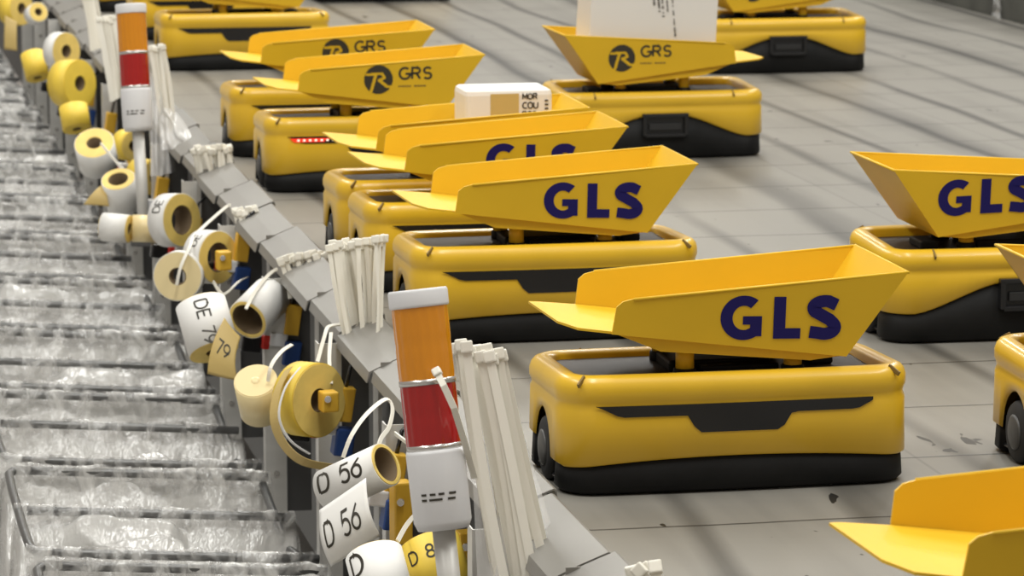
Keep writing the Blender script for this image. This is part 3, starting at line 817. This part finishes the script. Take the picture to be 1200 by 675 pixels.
loop([(372, 424, 5.42), (380, 395, 5.45), (385, 383, 5.48), (400, 380, 5.5)], 'white zip tie loop above the large yellow roll')
loop([(388, 450, 5.36), (386, 420, 5.40), (388, 390, 5.46)], 'second white zip tie through the large yellow roll')
loop([(288, 362, 6.0), (300, 340, 6.05), (315, 322, 6.1), (325, 315, 6.1)], 'white zip tie running up from the wide cored roll')
loop([(207, 334, 6.58), (212, 312, 6.58), (222, 290, 6.6), (230, 274, 6.65), (262, 245, 6.7), (270, 240, 6.7)], 'long white zip tie through the face on yellow roll')
loop([(118, 168, 8.18), (128, 180, 8.1), (142, 196, 8.0), (150, 202, 8.0)], 'white zip tie between the two upright rolls')
loop([(250, 330, 6.6), (262, 345, 6.5), (280, 330, 6.5), (290, 325, 6.6)], 'white zip tie looping under the white and yellow roll')
loop([(524, 478, 3.80), (536, 480, 3.8)], 'x') if False else None
tie([at(*p) for p in ((512, 436, 3.84), (520, 452, 3.83), (532, 478, 3.83), (545, 520, 3.86), (556, 560, 3.9))], 'single white cable tie leaning across the front of the near signal tower', 'tie leaning on the near signal tower', w=.0035, hs=.8)

# clear bags hanging by the ties
def bagsheet(corners, bulge, label, n=22):
    tl, tr, br, bl = [at(*c) for c in corners]; B = Vector(bulge); c = (tl+br)/2
    def fn(u, v):
        p = (tl*(1-u)+tr*u)*(1-v)+(bl*(1-u)+br*u)*v
        n = noise.noise(Vector((u*5+c.x*9, v*3, c.y)))
        return p+B*math.sin(PI*u)+Vector((0, n*.03, 0))
    o = MB().gridf(fn, n, n).build('clear_bag', M['clearbag'], None, loc=c); tag(o, label, 'plastic bag')
bagsheet([(548, 430, 4.2), (596, 450, 4.2), (668, 690, 4.15), (560, 690, 4.15)], (0, -.03, 0), 'clear plastic bag around the cable ties right of the near signal tower')
bagsheet([(174, 84, 7.95), (200, 90, 7.95), (206, 200, 7.85), (176, 205, 7.85)], (0, -.05, 0), 'clear plastic bag around the ties right of the far signal tower')
bagsheet([(186, 120, 7.9), (206, 128, 7.9), (232, 170, 7.8), (190, 175, 7.8)], (0, -.03, 0), 'clear plastic bag lying on the lip plate near the far tower')
bagsheet([(1164, -12, 10.9), (1180, -12, 10.9), (1181, 26, 10.9), (1163, 18, 10.9)], (0, -.02, 0), 'white plastic piece hanging at the dark far edge, top right')

# ------------------------------------------------------------------ signal towers
def tower(top, base, foot, z, label):
    """top: px of the cap centre top, base: px where the pole leaves the base, foot: px of the foot"""
    T, B, Ft = at(*top, z), at(*base, z), at(*foot, z)
    d = (T-B); Ln = d.length; d.normalize(); root = empty('signal_tower', Ft); O = B-Ft
    R = .0315
    def seg(a, b): return a*Ln, b*Ln
    s = Ln
    white0, white1 = 0, .335*s
    MB().lathe([(.012, white0), (R*.88, white0+.001), (R*1.0, white0+.010), (R*1.02, white1-.004), (R*.99, white1)], d, O, 40).build('base_housing', M['white'], root)
    MB().lathe([(R*.97, white1), (R*.97, white1+.006)], d, O, 40).build('metal_ring', M['ring'], root)
    def lens(a, b):                                         # ribbed clear cover: upright flutes around, one seam at half height
        ref = Vector((0, 1, 0)); e1 = (ref-d*ref.dot(d)).normalized(); e2 = d.cross(e1); m = MB(); n = 144; lv = 12; vs = []
        for j in range(lv+1):
            t = j/lv
            for i in range(n):
                th = 2*PI*i/n; q = R*(.965+.012*math.cos(th*18)*(0 if t in (0, 1) else 1))*(.985 if j == lv//2 else 1)
                vs.append(O+d*(a+(b-a)*t)+(e1*math.cos(th)+e2*math.sin(th))*q)
        fs = [(j*n+i, j*n+(i+1) % n, (j+1)*n+(i+1) % n, (j+1)*n+i) for j in range(lv) for i in range(n)]
        return m.add(vs, fs, True)
    r0, r1 = white1+.006, .605*s
    l = lens(r0, r1); l.build('red_lens', M['red'], root)['label'] = 'red lens'
    MB().lathe([(R*.99, r1), (R*.99, r1+.006)], d, O, 40).build('metal_ring', M['ring'], root)
    a0, a1 = r1+.006, .925*s
    lens(a0, a1).build('amber_lens', M['amber'], root)['label'] = 'amber lens'
    MB().lathe([(R*1.0, a1), (R*1.03, a1+.001), (R*1.035, a1+.003), (R*1.035, s-.003), (R*1.01, s-.0008), (R*.985, s)], d, O, 40).build('cap', M['white'], root)
    MB().tube([O*0+Vector((0, 0, .004)), O+d*.004], .0125, 20).build('pole', M['steel'], root)
    MB().box((0, 0, .008), (.055, .05, .016), .003).build('foot_bracket', M['steel_d'], root)
    # printed dashes on the base
    ax, e1, e2 = d, None, None
    V = Vector((0, -1, .0)); vd = (V-d*V.dot(d)).normalized(); side = vd.cross(d)*-1
    if side.x < 0: side = -side
    m = MB()
    for (x0, x1, zz) in ((-.62, -.42, .118), (-.30, -.10, .118), (.0, .2, .118), (.36, .62, .118), (-.62, -.42, .096), (-.34, .12, .096), (.3, .58, .096)):
        v = []
        for zc in (zz*Ln*1.0, zz*Ln+.0025):
            for i in range(5):
                th = x0+(x1-x0)*i/4; v.append(O+d*(zc+.15*Ln*.22)+(vd*math.cos(th)+side*math.sin(th))*(R*1.02+.0002))
        m.add(v, [(i, i+1, 6+i, 5+i) for i in range(4)])
    m.build('printed_marks', M['ink'], root)
    tag(root, label, 'signal light')
tower((489, 339), (520, 621), (538, 790), 3.88, 'near signal tower with amber and red lenses and white cap, leaning at the centre')
tower((153, 5), (162, 154), (170, 287), 7.50, 'far signal tower with amber and red lenses at upper left on a thin grey pole')

# ------------------------------------------------------------------ light
wd = bpy.data.worlds.new('hall'); bpy.context.scene.world = wd; wd.use_nodes = True
wd.node_tree.nodes['Background'].inputs[0].default_value = (1, .90, .79, 1); wd.node_tree.nodes['Background'].inputs[1].default_value = .36
def lamp(x, y, z, sx, sy, e, rot=(0, 0, 0)):
    l = bpy.data.lights.new('ceiling_light', 'AREA'); l.shape = 'RECTANGLE'; l.size = sx; l.size_y = sy; l.energy = e; l.color = (1, 1, .96)
    o = bpy.data.objects.new('ceiling_light', l); C.objects.link(o); o.location = (x, y, z); o.rotation_euler = rot; return o
for x in (-2.6, 0.2, 3.0):
    for y in (3.5, 9.0, 14.0): lamp(x, y, 4.2, .5, 3.6, 112)
sc = bpy.context.scene
sc.view_settings.view_transform = 'Standard'; sc.view_settings.look = 'None'; sc.view_settings.exposure = -.03; sc.view_settings.gamma = 1
sc.view_settings.use_curve_mapping = False
sc.cycles.max_bounces = 8; sc.cycles.transparent_max_bounces = 12
